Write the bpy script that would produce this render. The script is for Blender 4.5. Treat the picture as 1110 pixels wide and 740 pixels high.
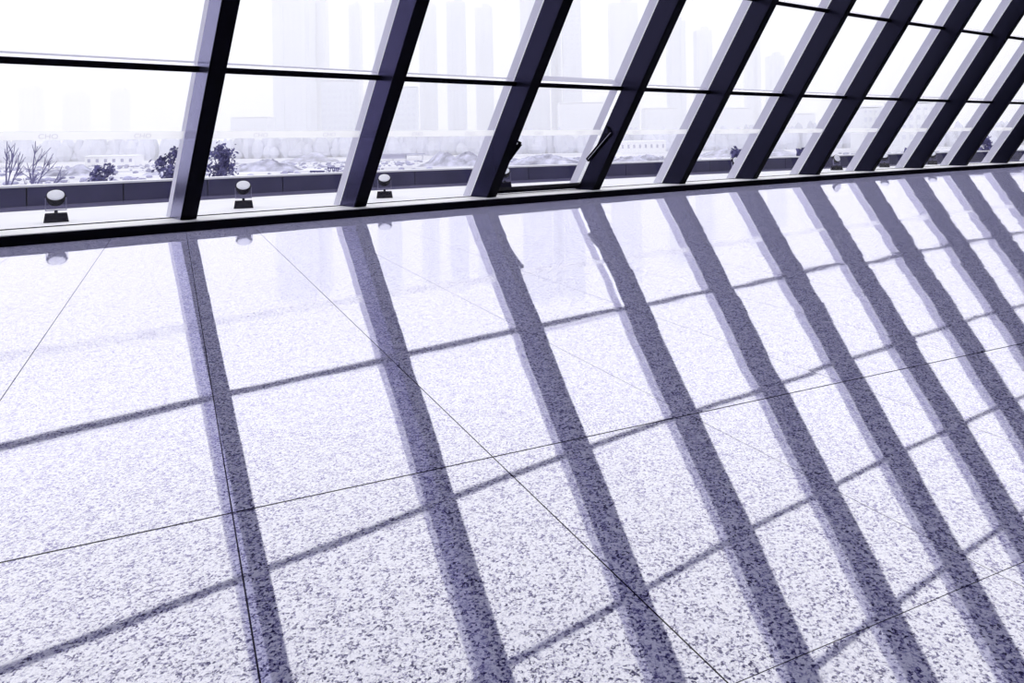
import bpy, bmesh, math, random
from mathutils import Vector, Matrix
R_ = random.Random(7)
for o in list(bpy.data.objects):
    bpy.data.objects.remove(o)
S = bpy.context.scene
C = S.collection

# ------------------------------------------------------------------ camera
CAM = Vector((0, 0, 1.0))
cR = Vector((0.7498, -0.6615, -0.0174)); cF = Vector((0.6616, 0.7499, 0.0))
cF.normalize(); cR = (cR - cR.dot(cF) * cF).normalized(); cU = cR.cross(cF)
FPX = 791.8
PPY = 155.2
cd = bpy.data.cameras.new('camera'); cam = bpy.data.objects.new('camera', cd); C.objects.link(cam)
M = Matrix((cR, cU, -cF)).transposed().to_4x4(); M.translation = CAM
cam.matrix_world = M
cd.sensor_width = 36; cd.lens = FPX / 1110 * 36
cd.shift_y = -(370 - PPY) / 1110
cd.clip_end = 4000; cd.clip_start = .05
S.camera = cam

# ------------------------------------------------------------------ light
W = bpy.data.worlds.new('overcast_sky'); S.world = W; W.use_nodes = True
bg = W.node_tree.nodes['Background']
bg.inputs[0].default_value = (.99, .99, 1.0, 1); bg.inputs[1].default_value = 1.42
S.cycles.volume_bounces = 8; S.cycles.max_bounces = 12
S.view_settings.view_transform = 'Standard'; S.view_settings.look = 'None'
S.view_settings.exposure = 0; S.view_settings.gamma = 1; S.view_settings.use_curve_mapping = False

# ------------------------------------------------------------------ helpers
def at(px, py, depth):
    """the place in the world seen at pixel (px, py), depth metres ahead"""
    return CAM + (cF + cR * ((px - 555) / FPX) - cU * ((py - PPY) / FPX)) * depth

def onz(px, py, z):
    d = cF + cR * ((px - 555) / FPX) - cU * ((py - PPY) / FPX)
    return CAM + d * ((z - 1.0) / d.z)

def nodes(name):
    m = bpy.data.materials.new(name); m.use_nodes = True
    nt = m.node_tree; nt.nodes.clear()
    return m, nt, nt.nodes.new, nt.links.new

def mat(name, col, rough=.6, spec=.5, metal=0, var=0.0, scale=8, ior=1.5, bump=0):
    m, nt, N, L = nodes(name)
    out = N('ShaderNodeOutputMaterial'); p = N('ShaderNodeBsdfPrincipled')
    p.inputs['Roughness'].default_value = rough
    p.inputs['Metallic'].default_value = metal
    p.inputs['Specular IOR Level'].default_value = spec
    p.inputs['IOR'].default_value = ior
    L(p.outputs[0], out.inputs[0])
    tc = N('ShaderNodeTexCoord'); nz = N('ShaderNodeTexNoise')
    nz.inputs['Scale'].default_value = scale; nz.inputs['Detail'].default_value = 5
    L(tc.outputs['Object'], nz.inputs['Vector'])
    cr = N('ShaderNodeValToRGB')
    cr.color_ramp.elements[0].position = .3; cr.color_ramp.elements[1].position = .7
    cr.color_ramp.elements[0].color = [c * (1 - var) for c in col] + [1]
    cr.color_ramp.elements[1].color = [min(1, c * (1 + var)) for c in col] + [1]
    L(nz.outputs[0], cr.inputs[0]); L(cr.outputs[0], p.inputs['Base Color'])
    if bump:
        b = N('ShaderNodeBump'); b.inputs['Strength'].default_value = bump; b.inputs['Distance'].default_value = .02
        L(nz.outputs[0], b.inputs['Height']); L(b.outputs[0], p.inputs['Normal'])
    return m

class MB:
    def __init__(s): s.bm = bmesh.new()
    def quadbox(s, a, b):
        """a, b: two loops of 4 points, bottom and top"""
        v = [s.bm.verts.new(p) for p in list(a) + list(b)]
        for f in ((3, 2, 1, 0), (4, 5, 6, 7), (0, 1, 5, 4), (1, 2, 6, 5), (2, 3, 7, 6), (3, 0, 4, 7)):
            s.bm.faces.new([v[i] for i in f])
        return s
    def box(s, c, size, ax=None):
        c = Vector(c); X, Y, Z = ax or (Vector((1, 0, 0)), Vector((0, 1, 0)), Vector((0, 0, 1)))
        h = [k / 2 for k in size]
        f = lambda i, j, k: c + X * (i * h[0]) + Y * (j * h[1]) + Z * (k * h[2])
        return s.quadbox([f(-1, -1, -1), f(1, -1, -1), f(1, 1, -1), f(-1, 1, -1)],
                         [f(-1, -1, 1), f(1, -1, 1), f(1, 1, 1), f(-1, 1, 1)])
    def sweep(s, xs, prof):
        """prof(x) -> loop of points; swept along xs"""
        rings = [[s.bm.verts.new(p) for p in prof(x)] for x in xs]
        n = len(rings[0])
        for a, b in zip(rings, rings[1:]):
            for i in range(n):
                s.bm.faces.new([a[i], a[(i + 1) % n], b[(i + 1) % n], b[i]])
        s.bm.faces.new(rings[0][::-1]); s.bm.faces.new(rings[-1])
        return s
    def cyl(s, a, b, r0, r1=None, n=12):
        a = Vector(a); b = Vector(b); r1 = r0 if r1 is None else r1
        z = (b - a).normalized(); x = z.orthogonal().normalized(); y = z.cross(x)
        ra = [s.bm.verts.new(a + (x * math.cos(t) + y * math.sin(t)) * r0) for t in [2 * math.pi * i / n for i in range(n)]]
        rb = [s.bm.verts.new(b + (x * math.cos(t) + y * math.sin(t)) * r1) for t in [2 * math.pi * i / n for i in range(n)]]
        for i in range(n):
            s.bm.faces.new([ra[i], ra[(i + 1) % n], rb[(i + 1) % n], rb[i]])
        s.bm.faces.new(ra[::-1]); s.bm.faces.new(rb)
        return s
    def lathe(s, a, axis, prof, n=24):
        a = Vector(a); z = Vector(axis).normalized(); x = z.orthogonal().normalized(); y = z.cross(x)
        rings = []
        for r, h in prof:
            rings.append([s.bm.verts.new(a + z * h + (x * math.cos(2 * math.pi * i / n) + y * math.sin(2 * math.pi * i / n)) * r) for i in range(n)])
        for p, q in zip(rings, rings[1:]):
            for i in range(n):
                s.bm.faces.new([p[i], p[(i + 1) % n], q[(i + 1) % n], q[i]])
        s.bm.faces.new(rings[0][::-1]); s.bm.faces.new(rings[-1])
        return s
    def build(s, name, m, parent=None, bevel=0, smooth=False):
        bmesh.ops.recalc_face_normals(s.bm, faces=s.bm.faces)
        me = bpy.data.meshes.new(name); s.bm.to_mesh(me); s.bm.free()
        if smooth:
            for p in me.polygons: p.use_smooth = True
        me.materials.append(m)
        o = bpy.data.objects.new(name, me); C.objects.link(o)
        if parent: o.parent = parent; o.matrix_parent_inverse = Matrix.Translation(-parent.location) if not parent.parent else Matrix()
        if bevel:
            b = o.modifiers.new('bevel', 'BEVEL'); b.width = bevel; b.segments = 2; b.limit_method = 'ANGLE'
        return o

def tag(o, label=None, cat=None, group=None, kind=None):
    if label: o['label'] = label
    if cat: o['category'] = cat
    if group: o['group'] = group
    if kind: o['kind'] = kind
    return o

def empty(name, loc):
    o = bpy.data.objects.new(name, None); o.location = loc; o.empty_display_size = .1; C.objects.link(o)
    return o

# ------------------------------------------------------------------ wall frame
LEAN = .55454; SN, CS = math.sin(LEAN), math.cos(LEAN)
HR = .12; MW = .1926; MD = .3753; MD2 = .584
X0 = 3.08665; SP = 2.34045
I0, I1 = -3, 13
SMAX = 13.45
def y0(x): return 9.70915 - .00287 * (x + 5.2326) ** 2
def yr(x): return 9.42433 - .00287 * (x + 5.2326) ** 2
def P(x, s, o, xr=None):
    yy = y0(x if xr is None else xr)
    return Vector((x, yy - s * SN + o * CS, HR + s * CS + o * SN))
def mx(i): return X0 + i * SP          # right edge of mullion i
ROWS = [1.93 + 1.922 * k for k in range(7)]   # transoms up the slope (at offset .315)
def so(t): return t - .315 * 0

XL, XR, YB, ZC = -4.3, 34.6, -8.0, HR + SMAX * CS

# ------------------------------------------------------------------ materials
def gloss_paint():
    m, nt, N, L = nodes('dark_purple_gloss_paint')
    out = N('ShaderNodeOutputMaterial'); g = N('ShaderNodeBsdfGlossy'); lw = N('ShaderNodeLayerWeight'); lw.inputs[0].default_value = .5
    cr = N('ShaderNodeValToRGB'); e = cr.color_ramp.elements
    pts = [(0, (.010, .010, .019)), (.28, (.014, .013, .028)), (.37, (.018, .017, .040)), (.5, (.050, .046, .105)), (.69, (.27, .265, .40)), (1, (.9, .9, .95))]
    e[0].position, e[0].color = 0, pts[0][1] + (1,); e[1].position, e[1].color = 1, pts[-1][1] + (1,)
    for p, c in pts[1:-1]:
        q = e.new(p); q.color = c + (1,)
    tc = N('ShaderNodeTexCoord'); nz = N('ShaderNodeTexNoise'); nz.inputs['Scale'].default_value = 2.2; nz.inputs['Detail'].default_value = 4
    L(tc.outputs['Object'], nz.inputs['Vector'])
    ma = N('ShaderNodeMath'); ma.operation = 'MULTIPLY_ADD'; L(nz.outputs[0], ma.inputs[0]); ma.inputs[1].default_value = .2; ma.inputs[2].default_value = .12
    L(ma.outputs[0], g.inputs['Roughness'])
    L(lw.outputs['Facing'], cr.inputs[0]); L(cr.outputs[0], g.inputs[0])
    d = N('ShaderNodeBsdfDiffuse'); d.inputs[0].default_value = (.006, .006, .012, 1)
    a = N('ShaderNodeAddShader'); L(g.outputs[0], a.inputs[0]); L(d.outputs[0], a.inputs[1]); L(a.outputs[0], out.inputs[0]); return m
paint = gloss_paint()
matte = mat('matte_black_paint', (.0035, .003, .007), rough=.7, spec=.05, var=.1)
cap_m = mat('pale_lilac_cap_paint', (.64, .63, .77), rough=.5, spec=.2, var=.04, scale=2)
bright_m = mat('bright_metal', (.88, .88, .93), rough=.25, metal=1, var=.02)
gask_m = mat('white_gasket', (.88, .88, .93), rough=.6, var=.02)
sill_m = mat('white_sill_stone', (.96, .96, .98), rough=.5, spec=1.0, ior=2.0, var=.02, scale=6)
terr_m = mat('pale_terrace_stone', (.80, .80, .87), rough=.6, var=.04, scale=1.3)
ceil_m = mat('light_ceiling_paint', (.66, .66, .74), rough=.9, var=.05)
blackp = mat('black_lamp_metal', (.006, .005, .014), rough=.8, spec=.06, var=.1)

def glass_material():
    m, nt, N, L = nodes('clear_glass')
    out = N('ShaderNodeOutputMaterial'); t = N('ShaderNodeBsdfTransparent'); g = N('ShaderNodeBsdfGlossy')
    t.inputs[0].default_value = (.985, .985, .99, 1); g.inputs['Roughness'].default_value = 0.0
    lw = N('ShaderNodeLayerWeight'); lw.inputs[0].default_value = .5
    fr = N('ShaderNodeMath'); fr.operation = 'POWER'; L(lw.outputs['Facing'], fr.inputs[0]); fr.inputs[1].default_value = 5.0
    fq = N('ShaderNodeMath'); fq.operation = 'MULTIPLY_ADD'; L(fr.outputs[0], fq.inputs[0]); fq.inputs[1].default_value = .25; fq.inputs[2].default_value = .012
    mx_ = N('ShaderNodeMixShader'); L(fq.outputs[0], mx_.inputs[0]); L(t.outputs[0], mx_.inputs[1]); L(g.outputs[0], mx_.inputs[2])
    L(mx_.outputs[0], out.inputs[0]); return m
glass_m = glass_material()

def film_material():
    m, nt, N, L = nodes('white_translucent_film')
    out = N('ShaderNodeOutputMaterial'); t = N('ShaderNodeBsdfTranslucent'); d = N('ShaderNodeBsdfDiffuse')
    tc = N('ShaderNodeTexCoord'); nz = N('ShaderNodeTexNoise'); nz.inputs['Scale'].default_value = 5
    L(tc.outputs['Object'], nz.inputs['Vector'])
    cr = N('ShaderNodeValToRGB'); cr.color_ramp.elements[0].color = (.97, .97, .98, 1); cr.color_ramp.elements[1].color = (.99, .99, .99, 1)
    L(nz.outputs[0], cr.inputs[0]); L(cr.outputs[0], t.inputs[0]); L(cr.outputs[0], d.inputs[0])
    a = N('ShaderNodeMixShader'); a.inputs[0].default_value = .12
    L(t.outputs[0], a.inputs[1]); L(d.outputs[0], a.inputs[2]); 
    tp = N('ShaderNodeBsdfTransparent'); b = N('ShaderNodeMixShader'); b.inputs[0].default_value = .4
    L(a.outputs[0], b.inputs[1]); L(tp.outputs[0], b.inputs[2]); L(b.outputs[0], out.inputs[0]); return m
film_m = film_material()
letter_m = mat('grey_film_print', (.55, .55, .68), rough=.6, spec=.1)
letter_m2 = film_material(); letter_m2.name = 'grey_translucent_print'
for e in letter_m2.node_tree.nodes:
    if e.type == 'VALTORGB':
        e.color_ramp.elements[0].color = (.74, .73, .84, 1); e.color_ramp.elements[1].color = (.78, .77, .86, 1)

def granite():
    m, nt, N, L = nodes('polished_granite_tiles')
    def mth(op, a, b=None, c=None, clamp=False):
        n = N('ShaderNodeMath'); n.operation = op; n.use_clamp = clamp
        for i, v in enumerate((a, b, c)):
            if v is None: continue
            if isinstance(v, (int, float)): n.inputs[i].default_value = v
            else: L(v, n.inputs[i])
        return n.outputs[0]
    def ramp(f, pts, interp='LINEAR'):
        r = N('ShaderNodeValToRGB'); e = r.color_ramp.elements; r.color_ramp.interpolation = interp
        e[0].position, e[0].color = pts[0][0], pts[0][1]
        e[1].position, e[1].color = pts[-1][0], pts[-1][1]
        for p, c in pts[1:-1]:
            q = e.new(p); q.color = c
        L(f, r.inputs[0]); return r.outputs[0]
    g = lambda v: (v, v, v, 1)
    out = N('ShaderNodeOutputMaterial'); tc = N('ShaderNodeTexCoord')
    rot = N('ShaderNodeVectorRotate'); rot.rotation_type = 'Z_AXIS'; rot.inputs['Angle'].default_value = .28771
    L(tc.outputs['Object'], rot.inputs['Vector'])
    sep = N('ShaderNodeSeparateXYZ'); L(rot.outputs[0], sep.inputs[0])
    u, v = sep.outputs[0], sep.outputs[1]
    us = mth('DIVIDE', mth('ADD', u, .64551 + 7.7859), .77859)
    vs = mth('DIVIDE', mth('ADD', v, -1.05257 + 10.95520), 1.09552)
    ui, vi = mth('FLOOR', us), mth('FLOOR', vs)
    def jd(s, w):                      # distance to nearest joint in metres
        f = mth('FRACT', s); return mth('MULTIPLY', mth('MINIMUM', f, mth('SUBTRACT', 1.0, f)), w)
    du, dv = jd(us, .77859), jd(vs, 1.09552)
    # joint widths differ: the second cross joint and the second long joint are open wider
    wide_v = mth('COMPARE', mth('ROUND', vs), 11.0, .3)
    near_v = mth('COMPARE', mth('ROUND', vs), 10.0, .3)
    wv = mth('ADD', mth('ADD', .0004, mth('MULTIPLY', wide_v, .0034)), mth('MULTIPLY', near_v, .0008))
    wide_u = mth('COMPARE', mth('ROUND', us), 11.0, .3)
    mid_u = mth('COMPARE', mth('ROUND', us), 12.0, .3)
    lu = mth('COMPARE', mth('ROUND', us), 10.0, .3)
    wu = mth('ADD', mth('ADD', .0011, mth('MULTIPLY', wide_u, .0008)), mth('ADD', mth('MULTIPLY', mid_u, .0009), mth('MULTIPLY', lu, .0008)))
    joint = mth('MAXIMUM', mth('LESS_THAN', du, wu), mth('LESS_THAN', dv, wv))
    # grains
    def vor(scale, seed, rnd=1.0):
        mp = N('ShaderNodeMapping'); L(tc.outputs['Object'], mp.inputs[0]); mp.inputs['Location'].default_value = (seed, seed * 2, 0)
        nz = N('ShaderNodeTexNoise'); nz.inputs['Scale'].default_value = scale * .9; nz.inputs['Detail'].default_value = 1
        L(mp.outputs[0], nz.inputs['Vector'])
        va = N('ShaderNodeVectorMath'); va.operation = 'MULTIPLY_ADD'
        L(nz.outputs['Color'], va.inputs[0]); va.inputs[1].default_value = [.55 / scale] * 3; L(mp.outputs[0], va.inputs[2])
        vo = N('ShaderNodeTexVoronoi'); vo.voronoi_dimensions = '2D'; vo.inputs['Scale'].default_value = scale
        L(va.outputs[0], vo.inputs['Vector'])
        s2 = N('ShaderNodeSeparateColor'); L(vo.outputs['Color'], s2.inputs[0]); return s2.outputs[0]
    a = vor(165, 3.1); b = vor(330, 9.7)
    cl = N('ShaderNodeTexNoise'); cl.inputs['Scale'].default_value = 22; cl.inputs['Detail'].default_value = 2
    L(tc.outputs['Object'], cl.inputs['Vector'])
    mixv = mth('ADD', mth('MULTIPLY', a, .62), mth('MULTIPLY', b, .38))
    mixv = mth('ADD', mixv, mth('MULTIPLY', mth('SUBTRACT', cl.outputs[0], .5), .42))
    col = ramp(mixv, [(.18, (.016, .013, .07, 1)), (.27, (.09, .08, .23, 1)), (.38, (.27, .26, .49, 1)), (.52, (.42, .415, .61, 1)), (.72, (.63, .625, .80, 1))])
    gl = ramp(mixv, [(.16, g(.06)), (.23, g(.35)), (.31, g(.84)), (.42, g(.96)), (.60, g(1.0))])
    jm = N('ShaderNodeMix'); jm.data_type = 'RGBA'; L(joint, jm.inputs[0]); L(col, jm.inputs[6]); jm.inputs[7].default_value = (.008, .006, .02, 1)
    # every slab lies a hair out of level, and is not perfectly flat
    cmb = N('ShaderNodeCombineXYZ'); L(ui, cmb.inputs[0]); L(vi, cmb.inputs[1])
    wn = N('ShaderNodeTexWhiteNoise'); wn.noise_dimensions = '3D'; L(cmb.outputs[0], wn.inputs['Vector'])
    t1 = N('ShaderNodeVectorMath'); t1.operation = 'SUBTRACT'; L(wn.outputs['Color'], t1.inputs[0]); t1.inputs[1].default_value = (.5, .5, .5)
    t1s = N('ShaderNodeVectorMath'); t1s.operation = 'SCALE'; L(t1.outputs[0], t1s.inputs[0]); t1s.inputs['Scale'].default_value = .0030
    nn = N('ShaderNodeTexNoise'); nn.inputs['Scale'].default_value = 1.6; nn.inputs['Detail'].default_value = 1; L(tc.outputs['Object'], nn.inputs['Vector'])
    t2 = N('ShaderNodeVectorMath'); t2.operation = 'SUBTRACT'; L(nn.outputs['Color'], t2.inputs[0]); t2.inputs[1].default_value = (.5, .5, .5)
    t2s = N('ShaderNodeVectorMath'); t2s.operation = 'SCALE'; L(t2.outputs[0], t2s.inputs[0]); t2s.inputs['Scale'].default_value = .006
    ad = N('ShaderNodeVectorMath'); ad.operation = 'ADD'; L(t1s.outputs[0], ad.inputs[0]); L(t2s.outputs[0], ad.inputs[1])
    fl = N('ShaderNodeVectorMath'); fl.operation = 'MULTIPLY'; L(ad.outputs[0], fl.inputs[0]); fl.inputs[1].default_value = (1, 1, 0)
    ge = N('ShaderNodeNewGeometry')
    nv = N('ShaderNodeVectorMath'); nv.operation = 'ADD'; L(ge.outputs['Normal'], nv.inputs[0]); L(fl.outputs[0], nv.inputs[1])
    nr = N('ShaderNodeVectorMath'); nr.operation = 'NORMALIZE'; L(nv.outputs[0], nr.inputs[0])
    # polish
    lw = N('ShaderNodeLayerWeight'); lw.inputs[0].default_value = .5
    fac = lw.outputs['Facing']
    refl = ramp(fac, [(0, g(.16)), (.30, g(.34)), (.42, g(.435)), (.58, g(.59)), (.70, g(.72)), (.86, g(.80)), (1, g(.88))])
    keep = mth('MULTIPLY', mth('SUBTRACT', .67, fac), 3.7, clamp=True)      # grain shows less towards grazing
    gmod = mth('SUBTRACT', 1.0, mth('MULTIPLY', mth('SUBTRACT', 1.0, gl), keep))
    rf = mth('MULTIPLY', mth('MULTIPLY', refl, gmod), mth('SUBTRACT', 1.0, mth('MULTIPLY', joint, .9)))
    di = N('ShaderNodeBsdfDiffuse')
    # under a grazing look the polish coat blurs the grain of the stone below it
    soft = N('ShaderNodeMix'); soft.data_type = 'RGBA'; L(mth('MULTIPLY', mth('MULTIPLY', mth('SUBTRACT', 1.0, keep), .12), mth('SUBTRACT', 1.0, joint)), soft.inputs[0])
    L(jm.outputs[2], soft.inputs[6]); soft.inputs[7].default_value = (.33, .325, .50, 1); L(soft.outputs[2], di.inputs[0])
    gs = N('ShaderNodeBsdfGlossy'); gs.inputs['Roughness'].default_value = .03; 
    tint = ramp(mixv, [(.17, (.72, .68, 1, 1)), (.36, (.98, .975, .955, 1)), (1, (.98, .978, .955, 1))]); L(tint, gs.inputs[0])
    L(nr.outputs[0], gs.inputs['Normal'])
    ms = N('ShaderNodeMixShader'); L(rf, ms.inputs[0]); L(gs.outputs[0], ms.inputs[2])
    # the body colour stays under the polish: only part of it is lost to the mirror
    dm = N('ShaderNodeMixShader'); L(mth('MULTIPLY', rf, .35), dm.inputs[0]); L(di.outputs[0], dm.inputs[1])
    ad2 = N('ShaderNodeAddShader'); L(dm.outputs[0], ad2.inputs[0]); L(ms.outputs[0], ad2.inputs[1])
    L(ad2.outputs[0], out.inputs[0]); return m
floor_m = granite()

# ------------------------------------------------------------------ room shell
def struct(name, mb, m, parent=None):
    o = mb.build(name, m, parent)
    if not parent: o['kind'] = 'structure'
    return o
xs = [XL + (XR - XL) * i / 30 for i in range(31)]
fb = MB(); fb.sweep(xs, lambda x: [(x, YB, 0), (x, yr(x) + .02, 0), (x, yr(x) + .02, -.2), (x, YB, -.2)])
struct('floor', fb, floor_m)
struct('ceiling', MB().sweep(xs, lambda x: [(x, YB, ZC), (x, P(x, SMAX, MD).y + .1, ZC), (x, P(x, SMAX, MD).y + .1, ZC + .2), (x, YB, ZC + .2)]), ceil_m)
struct('wall_back', MB().box(((XL + XR) / 2, YB - .1, ZC / 2), (XR - XL, .2, ZC + .4)), ceil_m)
for nm, x, sg in (('wall_left', XL, -1), ('wall_right', XR, 1)):
    a = x; b = x + .2 * sg
    prof = [(YB, 0), (yr(x) + .8, 0), (P(x, SMAX, MD).y + .4, ZC), (YB, ZC)]
    struct(nm, MB().quadbox([(a, y, z) for y, z in prof], [(b, y, z) for y, z in prof]), ceil_m)
# black front of the base rail, pale sill behind it
rx = [XL + (XR - XL) * i / 60 for i in range(61)]
yg = lambda x: y0(x) + MD / CS
struct('trim_1', MB().sweep(rx, lambda x: [(x, yr(x), 0), (x, yr(x) + .05, 0), (x, yr(x) + .05, .108), (x, yr(x), .108)]), matte)
struct('trim_2', MB().sweep(rx, lambda x: [(x, yr(x) + .05, -.02), (x, yg(x) + .12, -.02), (x, yg(x) + .12, HR - .004), (x, yr(x) + .052, HR - .004)]), sill_m)
struct('trim_3', MB().sweep(rx, lambda x: [(x, yg(x) - .022, HR - .004), (x, yg(x) + .012, HR - .004), (x, yg(x) + .002, HR + .006), (x, yg(x) - .032, HR + .006)]), matte)

# ------------------------------------------------------------------ mullions
ORD = ['leftmost', 'second', 'third', 'fourth', 'fifth', 'sixth', 'seventh', 'eighth', 'ninth', 'tenth', 'eleventh', 'twelfth', 'thirteenth', 'fourteenth']
def slab(x1, x2, o1, o2, s2=SMAX, s1=None, xr=None):
    """box in the wall frame; foot cut level with the sill when s1 is None"""
    f = lambda x, o, s: P(x, s, o, xr)
    lo = [f(x, o, -o * math.tan(LEAN) if s1 is None else s1) for x, o in ((x1, o1), (x2, o1), (x2, o2), (x1, o2))]
    hi = [f(x, o, s2) for x, o in ((x1, o1), (x2, o1), (x2, o2), (x1, o2))]
    return lo, hi
for i in range(I0, I1 + 1):
    x = mx(i)
    e = empty('slanted_mullion', P(x - MW / 2, 0, 0, x))
    if i < 0:
        lab = 'dark slanted steel mullion standing left of the picture edge, %s before the leftmost one seen' % ['next', 'second', 'third'][-i - 1]
    elif i == 0: lab = 'leftmost dark slanted steel mullion, its side face brightest, between two black floodlights'
    elif i == 1: lab = 'second dark slanted steel mullion from the left, purplish side, left of the third floodlight'
    elif i == 2: lab = 'third slanted steel mullion from the left, left post of the bay with the vent window'
    elif i == 3: lab = 'fourth slanted steel mullion from the left, carrying the open scissor stay of the vent'
    else: lab = '%s dark slanted steel mullion counted from the left end of the glass wall' % ORD[i]
    tag(e, lab, 'mullion', 'slanted mullions of the glass wall')
    MB().quadbox(*slab(x - MW, x, .012, MD, xr=x)).build('side_panel', paint, e, bevel=.004)
    MB().quadbox(*slab(x - MW, x, 0, .012, xr=x)).build('front_plate', matte, e)
    g = MB().quadbox(*slab(x - MW + .012, x - .012, MD + .004, MD + .030, xr=x)).build('weather_gasket', gask_m, e)
    c = MB().quadbox(*slab(x - MW + .029, x - .029, MD + .030, MD2, xr=x)).build('outer_cap', cap_m, e, bevel=.004)
    c['label'] = 'pale lilac outer cap behind the glass'

# ------------------------------------------------------------------ window bays
def text_mesh(body, size):
    cu = bpy.data.curves.new('t', 'FONT'); cu.body = body; cu.size = size; cu.extrude = .0006
    o = bpy.data.objects.new('t', cu); C.objects.link(o)
    dg = bpy.context.evaluated_depsgraph_get(); me = bpy.data.meshes.new_from_object(o.evaluated_get(dg))
    bpy.data.objects.remove(o); return me
TXT = text_mesh('CHO', .085)
TXT.materials.clear(); TXT.materials.append(letter_m2)
TH = .070
T_O = .315
for n, i in enumerate(range(I0, I1)):
    xa, xb = mx(i), mx(i + 1) - MW
    xm = (xa + xb) / 2
    w = empty('window_%d' % (n + 1), P(xm, 0, MD, xm)); w['kind'] = 'structure'
    vent = i == 2
    # P with a straight chord between the two mullions
    def Q(x, s, o, a=mx(i), b=mx(i + 1)):
        t = (x - a) / (b - a); y = y0(a) + (y0(b) - y0(a)) * t
        return Vector((x, y - s * SN + o * CS, HR + s * CS + o * SN))
    def qb(x1, x2, s1, s2, o1, o2):
        mb = MB()
        return mb.quadbox([Q(x1, s1, o1), Q(x2, s1, o1), Q(x2, s1, o2), Q(x1, s1, o2)],
                          [Q(x1, s2, o1), Q(x2, s2, o1), Q(x2, s2, o2), Q(x1, s2, o2)])
    prev = -MD * math.tan(LEAN) + .012
    for k, t in enumerate(ROWS):
        lo = prev; hi = t - TH / 2 if t < SMAX else SMAX
        if lo < SMAX:
            qb(xa, xb, lo, min(hi + TH, SMAX) - .002, MD + .002, MD + .016).build('glass_pane', glass_m, w)
        if t < SMAX:
            tr = qb(xa, xb, t - TH / 2, t + TH / 2, T_O - .012, MD + .0).build('transom', paint, w)
            qb(xa, xb, t - TH / 2 - .001, t + TH / 2 + .001, T_O - .02, T_O - .012).build('transom_face', matte, tr)
            qb(xa, xb, t + TH / 2, t + TH / 2 + .007, T_O - .01, MD).build('lit_top', bright_m, tr)  # sky-lit top of the transom, put into a separate bright metal strip
            qb(xa, xb, t - TH / 2 + .012, t + TH / 2 - .004, MD + .018, MD + .075 + (.14 if vent and k == 0 else 0)).build('outer_cap', cap_m, tr)
        prev = t + TH / 2 + .001
    # safety film across the glass at eye height, with its print
    s1 = (1.125 - HR - MD * SN) / CS; s2 = (1.215 - HR - MD * SN) / CS
    fs = qb(xa + .01, xb - .01, s1, s2, MD - .003, MD - .001).build('safety_film_strip', film_m, w)
    fs['label'] = 'white film strip across the glass at eye height'
    for q, fx in enumerate((.30, .74)):
        o = bpy.data.objects.new('film_lettering', TXT); C.objects.link(o)
        x = xa + (xb - xa) * fx
        a = Q(x, s1 + .02, MD - .006)
        X = (Q(x + 1, 0, 0) - Q(x, 0, 0)).normalized(); Y = Vector((0, -SN, CS)); Z = X.cross(Y)
        mm = Matrix((X, Y, Z)).transposed().to_4x4(); mm.translation = a
        o.parent = fs; o.matrix_parent_inverse = Matrix()
        o.matrix_world = mm
    if vent:
        # opening light: frame of the vent sash, its bottom rail and two stays
        sb = tag(empty('vent_sash', Q(xm, 0, MD - .09)), 'dark opening vent sash low in the bay between third and fourth mullions', 'window')
        zl = -MD * math.tan(LEAN) + .10
        lo_, hi_ = zl + .02, ROWS[0] - TH / 2 - .01
        qb(xa + .005, xb - .005, lo_ - .03, lo_ + .03, MD - .10, MD - .004).build('bottom_rail', matte, sb)
        qb(xa + .005, xa + .05, lo_ + .03, hi_, MD - .07, MD - .004).build('stile', paint, sb)
        qb(xb - .012, xb - .004, lo_ + .03, hi_, MD - .07, MD - .004).build('stile', bright_m, sb)['label'] = 'white stile beside the fourth mullion'
        # stays: long arm from low at the glass to high near the room side, short link down again
        for nm, xx, lab in (('left', xa + .018, 'dark window stay on the right side of the third mullion'),
                            ('right', xb - .03, 'dark folding window stay against the side of the fourth mullion')):
            st = tag(empty('window_stay', Q(xx, .5, MD - .1)), lab, 'window stay', 'window stays of the vent')
            def strip(a, b, wd, th, nm2, m_):
                a = Q(xx, *a); b = Q(xx, *b); d = (b - a); X = d.normalized(); Y = Vector((1, 0, 0)); Z = X.cross(Y).normalized()
                MB().box((a + b) / 2, (d.length, th, wd), (X, Y, Z)).build(nm2, m_, st, bevel=.003)
            if nm == 'right':
                strip((.42, MD - .02), (1.14, .14), .075, .02, 'long_arm', matte)
                strip((.45, MD - .035), (1.14, .125), .008, .026, 'arm_edge', cap_m)
                strip((1.14, .14), (1.20, MD - .11), .03, .02, 'short_link', matte)
            else:
                strip((.50, .12), (1.06, -.05), .07, .03, 'long_arm', matte)
                strip((1.07, -.055), (1.03, .10), .03, .03, 'short_link', matte)

# ------------------------------------------------------------------ terrace and parapet
foot = [(-9, 16.05), (1.78, 16.0), (3.87, 15.95), (6.47, 15.9), (9.46, 15.45), (12.97, 14.69), (17.2, 13.73), (22.44, 12.54), (28.29, 10.76), (34.15, 8.55), (42, 5.2)]
ZT, KT = .083, .917
foot = [(a * KT, b * KT) for a, b in foot]
def yp(x):
    for (a, ya), (b, yb_) in zip(foot, foot[1:]):
        if x <= b: return ya + (yb_ - ya) * (x - a) / (b - a)
    return foot[-1][1]
def yps(x): return (yp(x - 1.5) + yp(x) + yp(x + 1.5)) / 3
tx = [-8 + 49 * i / 98 for i in range(99)]
t = MB().sweep(tx, lambda x: [(x, y0(x) + MD / CS + .13, ZT - .006), (x, yps(x) + .02, ZT - .006), (x, yps(x) + .02, -.3), (x, y0(x) + MD / CS + .13, -.3)]).build('terrace_floor', terr_m)
tag(t, kind='structure')
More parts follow.
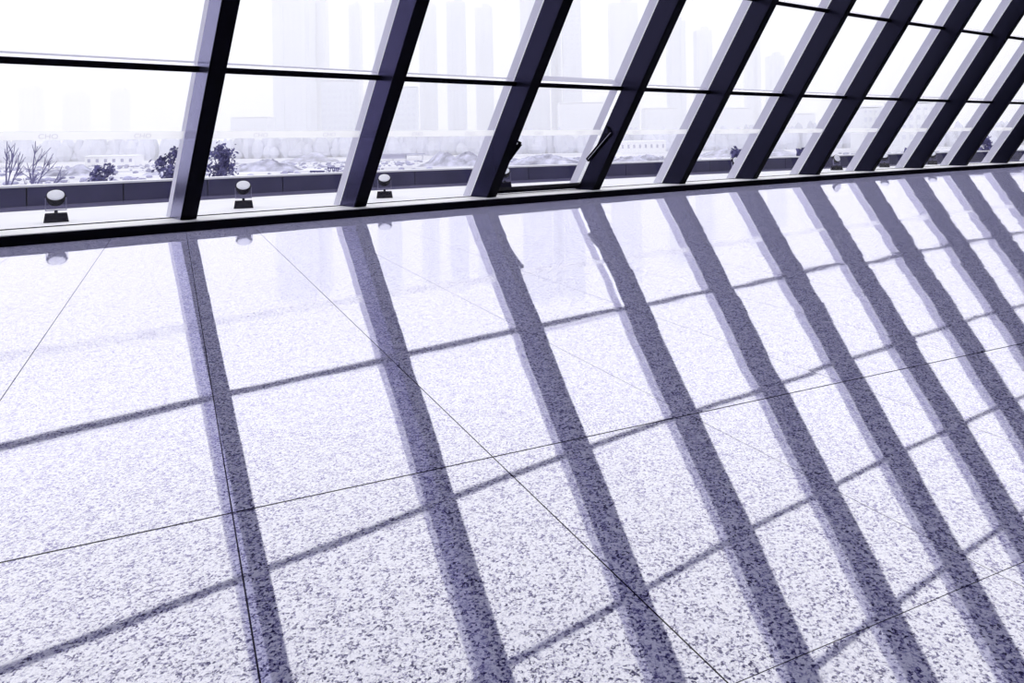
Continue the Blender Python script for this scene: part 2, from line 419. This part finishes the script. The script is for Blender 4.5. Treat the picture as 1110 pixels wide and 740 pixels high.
par_m = mat('grey_purple_stone_panel', (.075, .07, .155), rough=.6, spec=.15, var=.16, scale=2.5)
strip_m = mat('dark_strip_stone', (.085, .08, .15), rough=.95, spec=.0, var=.15, scale=1.7)  # darker strip of terrace along the parapet foot
cop_m = mat('white_coping_stone', (.86, .86, .92), rough=.6, var=.02)
fstrip = MB().sweep(tx, lambda x: [(x, yps(x) - 1.1, ZT - .008), (x, yps(x) + .01, ZT - .008), (x, yps(x) + .01, ZT - .002), (x, yps(x) - 1.1, ZT - .002)]).build('foot_strip', strip_m)
tag(fstrip, kind='structure')
pw = empty('parapet_wall', (14, yps(14), 0)); pw['kind'] = 'structure'
PH = ZT + .316
k = 0; x = 2.0 - 6 * 1.475
while x < 40:
    x2 = x + 1.475
    MB().sweep([x + .012, (x + x2) / 2, x2 - .012], lambda x: [(x, yps(x), ZT), (x, yps(x) + .18, ZT), (x, yps(x) + .18, PH), (x, yps(x), PH)]).build('stone_panel', par_m, pw)
    x = x2
MB().sweep(tx, lambda x: [(x, yps(x) + .03, -.3), (x, yps(x) + .16, -.3), (x, yps(x) + .16, PH - .01), (x, yps(x) + .03, PH - .01)]).build('wall_core', matte, pw)
MB().sweep(tx, lambda x: [(x, yps(x) - .02, PH), (x, yps(x) + .42, PH), (x, yps(x) + .42, PH + .035), (x, yps(x) - .02, PH + .035)]).build('coping', cop_m, pw)

# ------------------------------------------------------------------ floodlights
lens_m = mat('white_lens_glass', (.74, .75, .84), rough=.35, spec=.4, var=.03, scale=20)
yoke_m = mat('grey_yoke_metal', (.22, .21, .36), rough=.5, var=.1)
def flood(x, y, rz, label, tilt=50):
    e = empty('floodlight', (x * KT, y * KT, ZT - .006)); e.scale = (KT, KT, KT); tag(e, label, 'floodlight', 'floodlights along the terrace')
    def T(p): return p
    t_ = math.radians(tilt); ax = Vector((0, -math.cos(t_), math.sin(t_)))
    c = Vector((0, 0, .36))
    parts = []
    def pb(mb, nm, m, par=None, sm=False, bv=0):
        bmesh.ops.recalc_face_normals(mb.bm, faces=mb.bm.faces)
        me = bpy.data.meshes.new(nm); mb.bm.to_mesh(me); mb.bm.free(); me.materials.append(m)
        if sm:
            for p in me.polygons: p.use_smooth = True
        o = bpy.data.objects.new(nm, me); C.objects.link(o); o.parent = par or e
        if bv:
            b = o.modifiers.new('b', 'BEVEL'); b.width = bv; b.segments = 2
        return o
    # ballast box, wider at its foot
    pb(MB().quadbox([(-.155, -.1, 0), (.155, -.1, 0), (.155, .1, 0), (-.155, .1, 0)],
                    [(-.135, -.085, .125), (.135, -.085, .125), (.135, .085, .125), (-.135, .085, .125)]), 'ballast_box', blackp, bv=.006)
    pb(MB().cyl((0, 0, .12), (0, 0, .165), .022), 'pivot', blackp)
    yk = MB(); yk.box((0, 0, .168), (.262, .03, .012))
    for s in (-1, 1):
        yk.box((s * .126, 0, .27), (.010, .03, .21))
    pb(yk, 'yoke', yoke_m)
    h = pb(MB().lathe(c - ax * .075, ax, [(.05, -.045), (.09, -.028), (.112, .01), (.119, .06), (.119, .105), (.108, .105)]), 'lamp_head', blackp, sm=False)
    pb(MB().lathe(c + ax * .03, ax, [(.107, -.004), (.107, .004), (.08, .010), (.04, .014)]), 'lens', lens_m, sm=True)
    for s in (-1, 1):
        pb(MB().cyl((s * .112, 0, .36), (s * .135, 0, .36), .018), 'tilt_knob', blackp)
    e.rotation_euler = (0, 0, rz)
    return e
FL = [(2.0, 12.1, .15, 'black floodlight with round white lens on the terrace, left of the leftmost mullion', 50),
      (4.71, 12.16, .22, 'black floodlight with round white lens just right of the leftmost mullion', 50),
      (7.44, 12.16, .3, 'black floodlight with round white lens just right of the second mullion', 52),
      (10.9, 12.62, .3, 'black floodlight almost hidden behind the foot of the third mullion', 50),
      (19.35, 11.9, .2, 'floodlight turned aside, peeping out left of the sixth mullion', 20),
      (22.45, 10.3, .2, 'floodlight with steeply tilted lens in the gap left of the eighth mullion', 25),
      (25.15, 9.95, .3, 'floodlight with pale round lens in the gap left of the ninth mullion', 52),
      (28.1, 9.5, .3, 'floodlight half hidden in the gap left of the tenth mullion', 50)]
for a in FL: flood(a[0], a[1], -math.atan2(a[0], a[1]) * (.35 if a[4] < 30 else 1), a[3], a[4])

# ------------------------------------------------------------------ land beyond
GZ = -4.0
ground_m = mat('pale_dusty_ground', (.70, .70, .79), rough=.95, spec=.0, var=.24, scale=.05)
gm = MB(); gm.quadbox([(-1500, 17.6, GZ - 1), (2500, 17.6, GZ - 1), (2500, 2500, GZ - 1), (-1500, 2500, GZ - 1)],
                      [(-1500, 17.6, GZ), (2500, 17.6, GZ), (2500, 2500, GZ), (-1500, 2500, GZ)])
# the ground also runs round the curved end of the terrace
gm.quadbox([(43, -600, GZ - 1), (2500, -600, GZ - 1), (2500, 17.5, GZ - 1), (43, 17.5, GZ - 1)], [(43, -600, GZ), (2500, -600, GZ), (2500, 17.5, GZ), (43, 17.5, GZ)])
tag(gm.build('ground', ground_m), kind='structure')
HX = cR.copy(); HX.z = 0; HX.normalize(); HY = Vector((-HX.y, HX.x, 0)); ZZ = Vector((0, 0, 1))
def base(px, depth):
    p = at(px, PPY, depth); return Vector((p.x, p.y, GZ))
def ztop(px, py, depth): return at(px, py, depth).z
def mwid(px0, px1, depth): return (px1 - px0) / FPX * depth

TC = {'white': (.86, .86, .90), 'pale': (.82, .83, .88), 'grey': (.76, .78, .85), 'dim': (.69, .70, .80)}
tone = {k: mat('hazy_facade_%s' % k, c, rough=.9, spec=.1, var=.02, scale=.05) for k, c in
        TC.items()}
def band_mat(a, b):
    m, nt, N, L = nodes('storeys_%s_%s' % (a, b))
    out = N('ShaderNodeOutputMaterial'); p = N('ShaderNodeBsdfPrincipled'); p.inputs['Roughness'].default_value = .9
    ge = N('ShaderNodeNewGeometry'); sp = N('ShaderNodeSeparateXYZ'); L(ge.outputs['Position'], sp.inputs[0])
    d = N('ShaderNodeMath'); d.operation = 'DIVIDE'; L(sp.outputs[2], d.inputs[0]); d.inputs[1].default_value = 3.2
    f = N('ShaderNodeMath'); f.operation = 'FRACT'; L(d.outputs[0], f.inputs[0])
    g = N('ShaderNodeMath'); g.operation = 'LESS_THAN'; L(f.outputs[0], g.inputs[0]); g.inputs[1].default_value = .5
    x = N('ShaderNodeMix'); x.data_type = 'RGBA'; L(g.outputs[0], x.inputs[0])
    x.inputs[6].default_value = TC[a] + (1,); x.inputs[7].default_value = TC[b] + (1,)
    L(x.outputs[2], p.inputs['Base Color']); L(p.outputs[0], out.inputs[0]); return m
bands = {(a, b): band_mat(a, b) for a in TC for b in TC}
def tower(px0, px1, ytop, depth, tn, win, label, cols=4, cat='tower', nm='residential_tower', grp='hazy towers far behind the glass', ybase=None, dep=None):
    b = base((px0 + px1) / 2, depth); wd = mwid(px0, px1, depth); zt = ztop((px0 + px1) / 2, ytop, depth); h = zt - GZ
    e = empty(nm, b); tag(e, label, cat, grp)
    ax = (HX, HY, ZZ); D = dep or max(10, wd * .7)
    mid = lambda u, v, z: b + HX * u + HY * v + ZZ * z
    m = MB(); m.box(mid(0, D / 2, h / 2), (wd, D, h), ax)
    if h > 40:
        m.box(mid(wd * .12, D / 2, h + 2), (wd * .4, D * .5, 4), ax)
        m.box(mid(-wd * .3, -.6, h * .48), (wd * .22, 1.4, h * .96), ax)
        m.box(mid(wd * .3, -.6, h * .48), (wd * .22, 1.4, h * .96), ax)
    m.build('facade', tone[tn], e)
    # window strips: one part per column of windows
    fl = 3.4 if h > 40 else 3.0; nf = int(h / fl) - 1
    for c in range(cols):
        u = -wd / 2 + wd * (c + .5) / cols; cw = wd / cols * .42
        proj = -1.36 if (h > 40 and (abs(u + wd * .3) < wd * .11 or abs(u - wd * .3) < wd * .11)) else -.05
        if nf > 0: MB().box(mid(u, proj, (nf + .6) * fl / 2 + fl * .5), (cw, .3, nf * fl), ax).build('window_column', bands[(tn, win)], e)
    m = MB(); m.box(mid(0, D / 2, h + .5), (wd * 1.02, D * 1.02, 1.0 if h > 40 else .5), ax); m.build('roof_slab', tone[tn], e)
    return e
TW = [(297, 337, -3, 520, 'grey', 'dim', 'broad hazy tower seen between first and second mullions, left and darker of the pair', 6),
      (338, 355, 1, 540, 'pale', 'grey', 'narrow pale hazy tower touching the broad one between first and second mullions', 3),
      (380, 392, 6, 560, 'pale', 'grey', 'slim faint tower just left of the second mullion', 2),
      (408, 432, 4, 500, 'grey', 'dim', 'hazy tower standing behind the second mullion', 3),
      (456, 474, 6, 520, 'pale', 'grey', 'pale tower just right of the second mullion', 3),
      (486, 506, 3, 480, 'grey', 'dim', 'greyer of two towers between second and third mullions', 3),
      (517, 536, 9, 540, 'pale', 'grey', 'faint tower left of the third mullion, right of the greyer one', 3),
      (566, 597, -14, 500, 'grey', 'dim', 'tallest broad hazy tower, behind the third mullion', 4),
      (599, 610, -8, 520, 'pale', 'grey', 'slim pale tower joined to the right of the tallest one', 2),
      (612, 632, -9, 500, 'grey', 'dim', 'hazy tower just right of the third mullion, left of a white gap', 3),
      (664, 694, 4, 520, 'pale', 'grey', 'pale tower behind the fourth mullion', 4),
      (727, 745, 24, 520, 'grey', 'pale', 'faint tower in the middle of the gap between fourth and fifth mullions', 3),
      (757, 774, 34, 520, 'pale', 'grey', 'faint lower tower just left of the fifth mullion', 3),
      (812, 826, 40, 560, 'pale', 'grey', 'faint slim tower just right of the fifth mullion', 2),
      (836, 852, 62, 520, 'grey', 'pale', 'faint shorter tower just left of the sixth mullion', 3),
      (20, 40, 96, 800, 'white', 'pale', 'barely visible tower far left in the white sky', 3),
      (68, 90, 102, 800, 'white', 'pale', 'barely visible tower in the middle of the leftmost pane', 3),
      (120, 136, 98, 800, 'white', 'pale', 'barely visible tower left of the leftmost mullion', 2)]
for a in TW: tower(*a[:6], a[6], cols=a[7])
MID = [(250, 290, 128, 420, 'pale', 'grey', 'low pale block right of the leftmost mullion', 6),
       (349, 384, 88, 380, 'grey', 'dim', 'mid-rise grey block left of the second mullion', 6),
       (429, 452, 95, 380, 'grey', 'dim', 'mid-rise grey block right of the second mullion', 4),
       (537, 556, 128, 360, 'dim', 'grey', 'low grey block close to the third mullion', 3),
       (607, 655, 112, 420, 'pale', 'grey', 'low wide pale block in the vent bay', 7),
       (700, 735, 118, 420, 'pale', 'grey', 'low pale block between fourth and fifth mullions', 5),
       (780, 815, 118, 420, 'pale', 'white', 'low pale block between fifth and sixth mullions', 5),
       (862, 884, 124, 400, 'pale', 'grey', 'low pale block between sixth and seventh mullions', 3),
       (936, 958, 117, 260, 'pale', 'dim', 'mid-rise flats with dark windows between seventh and eighth mullions', 4),
       (976, 1016, 112, 240, 'pale', 'dim', 'mid-rise flats with rows of balconies between eighth and ninth mullions', 5)]
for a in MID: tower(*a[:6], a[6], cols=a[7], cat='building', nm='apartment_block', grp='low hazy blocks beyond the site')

# white bungalow row and sheds
def house(px0, px1, yt, yb, label, nwin=6, roof='pale', nm='site_bungalow'):
    pb_ = onz((px0 + px1) / 2, yb, GZ); dep = (pb_ - CAM).dot(cF)
    wd = mwid(px0, px1, dep); h = ztop((px0 + px1) / 2, yt, dep) - GZ
    e = empty(nm, pb_); tag(e, label, 'building', 'small site buildings')
    f = lambda u, v, z: pb_ + HX * u + HY * v + ZZ * z
    MB().box(f(0, 3, h * .44), (wd, 6, h * .88), (HX, HY, ZZ)).build('wall', tone['white'], e)
    r = MB(); r.quadbox([f(-wd * .52, -.5, h * .88), f(wd * .52, -.5, h * .88), f(wd * .52, 6.5, h * .88), f(-wd * .52, 6.5, h * .88)],
                        [f(-wd * .5, 2.6, h), f(wd * .5, 2.6, h), f(wd * .5, 3.4, h), f(-wd * .5, 3.4, h)])
    r.build('roof', tone[roof], e)
    for k in range(nwin):
        u = -wd / 2 + wd * (k + .5) / nwin
        w = MB().box(f(u, -.03, h * .5), (wd / nwin * .34, .1, h * .3), (HX, HY, ZZ)).build('window', wind_m, e)
wind_m = mat('dusty_window_glass', (.30, .29, .46), rough=.3, var=.1)
house(92, 146, 168, 180, 'long white site bungalow with small dark windows left of the leftmost mullion', 6)
house(22, 66, 164, 172, 'white shed behind the bare trees', 4)
house(266, 281, 161, 170, 'small white hut right of the leftmost mullion', 1)
house(672, 722, 152, 165, 'long white building with windows between fourth and fifth mullions', 8)
house(985, 1008, 140, 152, 'white house below the balcony flats between eighth and ninth mullions', 3)

# hoardings: long pale corrugated site fences
fence_m = mat('pale_grey_hoarding', (.56, .57, .72), rough=.9, var=.08, scale=.3)
def hoarding(px0, px1, yt, yb, label):
    a = onz(px0, yb, GZ); b = onz(px1, yb, GZ); dep = (a - CAM).dot(cF); h = ztop(px0, yt, dep) - GZ
    X = (b - a).normalized(); Y = Vector((-X.y, X.x, 0)); L_ = (b - a).length
    e = empty('site_hoarding', a); tag(e, label, 'fence', 'site hoardings')
    n = int(L_ / 2.4) + 1; m = MB()
    for k in range(n):
        m.box(a + X * (L_ * (k + .5) / n) + Y * (.06 if k % 2 else 0) + ZZ * h / 2, (L_ / n * .98, .12, h), (X, Y, ZZ))
    m.build('panel_sheet', fence_m, e)
    MB().box(a + X * L_ / 2 + ZZ * (h + .05), (L_, .3, .25), (X, Y, ZZ)).build('top_rail', tone['white'], e)
hoarding(400, 496, 149, 161, 'long pale grey site hoarding between second and third mullions')
hoarding(300, 384, 151, 161, 'pale grey hoarding behind the rubble left of the second mullion')
hoarding(570, 640, 150, 163, 'pale hoarding across the vent bay')
hoarding(60, 176, 152, 163, 'faint long hoarding left of the leftmost mullion')
# low dark canopy
sh = onz(427, 174, GZ); dsh = (sh - CAM).dot(cF)
e = empty('site_canopy', sh); tag(e, 'long low dark canopy right of the second mullion', 'canopy')
dk = mat('faded_blue_grey_sheet', (.34, .33, .50), rough=.8, var=.1, scale=.3)
f = lambda px, py: at(px, py, dsh)
MB().box((f(410, 167) + f(460, 167)) / 2, (mwid(410, 460, dsh), 5, .3), (HX, HY, ZZ)).build('roof_sheet', dk, e)
MB().box((f(410, 170) + f(440, 170)) / 2, (mwid(410, 440, dsh), 4, mwid(0, 4, dsh)), (HX, HY, ZZ)).build('side_sheet', dk, e)
for px in (412, 426, 440, 458):
    MB().cyl(f(px, 167), Vector((f(px, 167).x, f(px, 167).y, GZ)), .12, n=8).build('post', dk, e)

# rubble mounds
rub_m = mat('pale_rubble', (.47, .47, .60), rough=1, spec=.05, var=.45, scale=.42, bump=.6)
MND = []
def mound(px0, px1, yt, yb, label, seed):
    r = random.Random(seed)
    c = onz((px0 + px1) / 2, yb, GZ); dep = (c - CAM).dot(cF); wd = mwid(px0, px1, dep); h = ztop((px0 + px1) / 2, yt, dep) - GZ
    bm = bmesh.new(); nx, ny = 40, 14; dy = wd * .35; MND.append((c, wd * .8 + 2))
    ph = [(r.uniform(0, 6.3), r.uniform(2, 5), r.uniform(2, 5)) for _ in range(4)]
    vs = []
    for j in range(ny + 1):
        row = []
        for i in range(nx + 1):
            u = i / nx * 2 - 1; v = j / ny * 2 - 1
            k = max(0, 1 - abs(u) ** 2.4) * max(0, 1 - v * v)
            z = h * k * (.68 + .12 * sum(math.sin(p + a * u * 2 + b * v) for p, a, b in ph[:3])) + (r.uniform(-.16, .16) * h * .5 * k)
            p = c + HX * (u * wd / 2) + HY * (v * dy + dy) + ZZ * (z - .05)
            row.append(bm.verts.new(p))
        vs.append(row)
    for j in range(ny):
        for i in range(nx):
            bm.faces.new([vs[j][i], vs[j][i + 1], vs[j + 1][i + 1], vs[j + 1][i]])
    base_ = [row[:] for row in vs]
    mb = MB(); mb.bm.free(); mb.bm = bm
    o = mb.build('rubble_mound', rub_m); tag(o, label, 'rubble mound', 'mounds of rubble on the site')
mound(246, 318, 169, 186, 'pale rubble mound right of the leftmost mullion', 1)
mound(450, 545, 161, 180, 'broad pale rubble mound left of the third mullion', 2)
mound(545, 640, 163, 181, 'broad pale earth bank in the vent bay', 3)
mound(300, 362, 165, 176, 'low far mound left of the second mullion', 4)
mound(660, 735, 166, 178, 'low bank of earth between fourth and fifth mullions', 5)
mound(150, 200, 178, 190, 'low pale bank behind the leftmost mullion', 6)
mound(30, 105, 178, 191, 'grassy earth bank behind the bare trees', 7)
mound(765, 880, 158, 170, 'overgrown bank between fifth and seventh mullions', 8)

# trestle barriers
tre_m = mat('dark_blue_barrier_paint', (.05, .045, .16), rough=.6, var=.1)
def trestle(px0, px1, yt, yb, n, label):
    dep = 95.0
    e = empty('road_trestle', base((px0 + px1) / 2, dep)); tag(e, label, 'barrier', 'dark trestle barriers')
    a = at(px0, yt, dep); b = at(px1, yt, dep); lo = at(px0, yb, dep).z
    w = (b - a).length / n
    MB().box((a + b) / 2, ((b - a).length, .2, .16), ((b - a).normalized(), HY, ZZ)).build('top_bar', tre_m, e)
    X = (b - a).normalized()
    for k in range(n):
        m = a + X * (w * (k + .5)); m = Vector((m.x, m.y, lo))
        v = MB(); v.cyl(a + X * (w * k + .08), m, .06, n=6); v.cyl(a + X * (w * (k + 1) - .08), m, .06, n=6); v.build('leg_frame', tre_m, e)
        MB().cyl(m, (m.x, m.y, GZ), .05, n=6).build('post', tre_m, e)
trestle(336, 352, 185.5, 188.5, 5, 'row of dark trestle barriers beyond the parapet, the longer lower one')
trestle(355, 368, 182, 188, 3, 'dark trestle barrier beyond the parapet, the taller one near the second mullion')

# ------------------------------------------------------------------ trees
bark_m = mat('dark_winter_bark', (.13, .12, .25), rough=.9, var=.2, scale=2)
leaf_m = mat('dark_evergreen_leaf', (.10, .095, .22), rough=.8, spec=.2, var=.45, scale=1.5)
def bare_tree(px, ytop, depth, label, seed, spread=1.0):
    r = random.Random(seed); b = base(px, depth); H = ztop(px, ytop, depth) - GZ
    m = MB()
    def grow(p, d, ln, rad, lv):
        q = p + d * ln; m.cyl(p, q, rad, rad * .72, n=6)
        if lv == 0: return
        for k in range(2 if lv > 1 else 3):
            a = r.uniform(.25, .7) * spread; az = r.uniform(0, 6.283)
            x = d.orthogonal().normalized(); y = d.cross(x)
            nd = (d * math.cos(a) + (x * math.cos(az) + y * math.sin(az)) * math.sin(a)); nd.z += .12; nd.normalize()
            grow(p + d * ln * r.uniform(.6, 1), nd, ln * r.uniform(.55, .78), rad * .6, lv - 1)
        grow(q, (d + Vector((r.uniform(-.1, .1), r.uniform(-.1, .1), .05))).normalized(), ln * .72, rad * .72, lv - 1)
    grow(b, Vector((r.uniform(-.05, .05), 0, 1)).normalized(), H * .34, .075, 4)
    o = m.build('bare_tree', bark_m); tag(o, label, 'tree', 'bare winter trees')
bare_tree(9, 150, 34, 'bare winter tree at the left edge beyond the parapet', 3, 1.0)
bare_tree(38, 150, 36, 'bare winter tree with forked trunk behind the leftmost floodlight', 8, 1.15)
def shrub(px, yt, yb, wpx, depth, label, seed, n=420):
    r = random.Random(seed); b = base(px, depth); zt = ztop(px, yt, depth); zb = ztop(px, yb, depth); rw = mwid(0, wpx, depth) / 2
    e = empty('leafy_tree', b); tag(e, label, 'tree', 'dark leafy small trees')
    cz = (zt + zb) / 2; rh = (zt - zb) / 2
    st = MB(); st.cyl(b, (b.x, b.y, cz - rh * .4), .09, .06, n=8)
    cl = []
    for k in range(16):
        a = r.uniform(0, 6.28); q = math.sqrt(r.random()); zz = r.uniform(-.8, .95)
        w = math.sqrt(max(.05, 1 - zz * zz * .8))
        p = Vector((b.x, b.y, cz)) + HX * (math.cos(a) * q * rw * .85 * w) + HY * (math.sin(a) * q * rw * .8 * w) + ZZ * (zz * rh)
        cl.append(p); st.cyl((b.x, b.y, cz - rh * .5), p, .035, .012, n=5)
    st.build('branches', bark_m, e)
    lv = MB()
    for k in range(n):
        c = r.choice(cl); s = rw * .33
        p = c + Vector((r.gauss(0, s * .6), r.gauss(0, s * .6), r.gauss(0, s * .6)))
        nrm = Vector((r.gauss(0, 1), r.gauss(0, 1), r.gauss(0, 1))).normalized(); x = nrm.orthogonal().normalized(); y = nrm.cross(x); q = r.uniform(.05, .10) * depth / 34
        v = [lv.bm.verts.new(p + x * q * 1.3), lv.bm.verts.new(p + y * q * .7), lv.bm.verts.new(p - x * q * 1.3), lv.bm.verts.new(p - y * q * .7), lv.bm.verts.new(p + nrm * q * .25)]
        for i in range(4): lv.bm.faces.new([v[i], v[(i + 1) % 4], v[4]])
    lv.build('foliage', leaf_m, e)
shrub(110, 181, 201, 24, 38, 'small dark leafy tree behind the parapet in the leftmost pane', 11, 300)
shrub(183, 164, 199, 28, 34, 'dark leafy tree behind the parapet just left of the leftmost mullion', 12, 620)
shrub(238, 159, 197, 34, 34, 'dark leafy tree behind the parapet just right of the leftmost mullion', 13, 700)
shrub(797, 161, 176, 18, 60, 'small dark tree between fifth and sixth mullions', 14, 260)
shrub(868, 162, 174, 12, 70, 'small dark tree just left of the seventh mullion', 15, 160)
shrub(988, 160, 172, 16, 60, 'small dark tree between eighth and ninth mullions', 16, 200)
shrub(1068, 150, 166, 16, 60, 'small dark tree right of the tenth mullion', 17, 200)

# hazy tree belt along the horizon: nobody could count it
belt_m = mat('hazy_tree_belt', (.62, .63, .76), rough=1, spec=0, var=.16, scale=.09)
r = random.Random(5); mb = MB()
for k in range(760):
    px = r.uniform(-60, 1180); dep = r.uniform(336, 345)
    h = r.uniform(4, 12) * (1.25 if 860 < px < 1000 else 1); w = r.uniform(3, 7.5); b = base(px, dep)
    mb.lathe(b, (0, 0, 1), [(w * .25, 0), (w * .5, h * .3), (w * .48, h * .6), (w * .26, h * .88), (w * .05, h)], n=7)
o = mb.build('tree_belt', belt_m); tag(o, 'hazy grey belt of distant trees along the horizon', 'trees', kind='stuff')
# low scrub on the site ground
scr_m = mat('pale_scrub', (.36, .355, .52), rough=1, spec=0, var=.3, scale=.6)
mb = MB()
for k in range(2200):
    px = r.uniform(-40, 1120); dep = r.uniform(95, 230); b = base(px, dep); s = r.uniform(.12, .55)
    if any(((b.x - c.x) ** 2 + (b.y - c.y) ** 2) ** .5 < q for c, q in MND): continue
    mb.lathe(b, (0, 0, 1), [(s * .9, 0), (s * 1.3, s * .3), (s * 1.1, s * .7), (s * .4, s * .95)], n=7)
o = mb.build('ground_scrub', scr_m); tag(o, 'low pale scrub and debris scattered on the dusty site ground', 'scrub', kind='stuff')

# ------------------------------------------------------------------ haze over the valley
hm, nt, N, L = nodes('winter_haze')
out = N('ShaderNodeOutputMaterial'); vs = N('ShaderNodeVolumeScatter'); vs.inputs['Color'].default_value = (1, 1, 1, 1)
vs.inputs['Density'].default_value = .0030; L(vs.outputs[0], out.inputs['Volume'])
c = Vector((0, 0, 0)) + HY * 0
m = MB()
f = lambda u, v, z: Vector((0, 0, 0)) + HX * u + HY * v + ZZ * z
q = [(-900, 150), (1100, 150), (1100, 1000), (-900, 1000)]
m.quadbox([f(u, v, GZ + .02) for u, v in q], [f(u, v, 240) for u, v in q])
o = m.build('haze', hm); tag(o, 'white winter haze over the site and the towers', 'haze', kind='stuff')
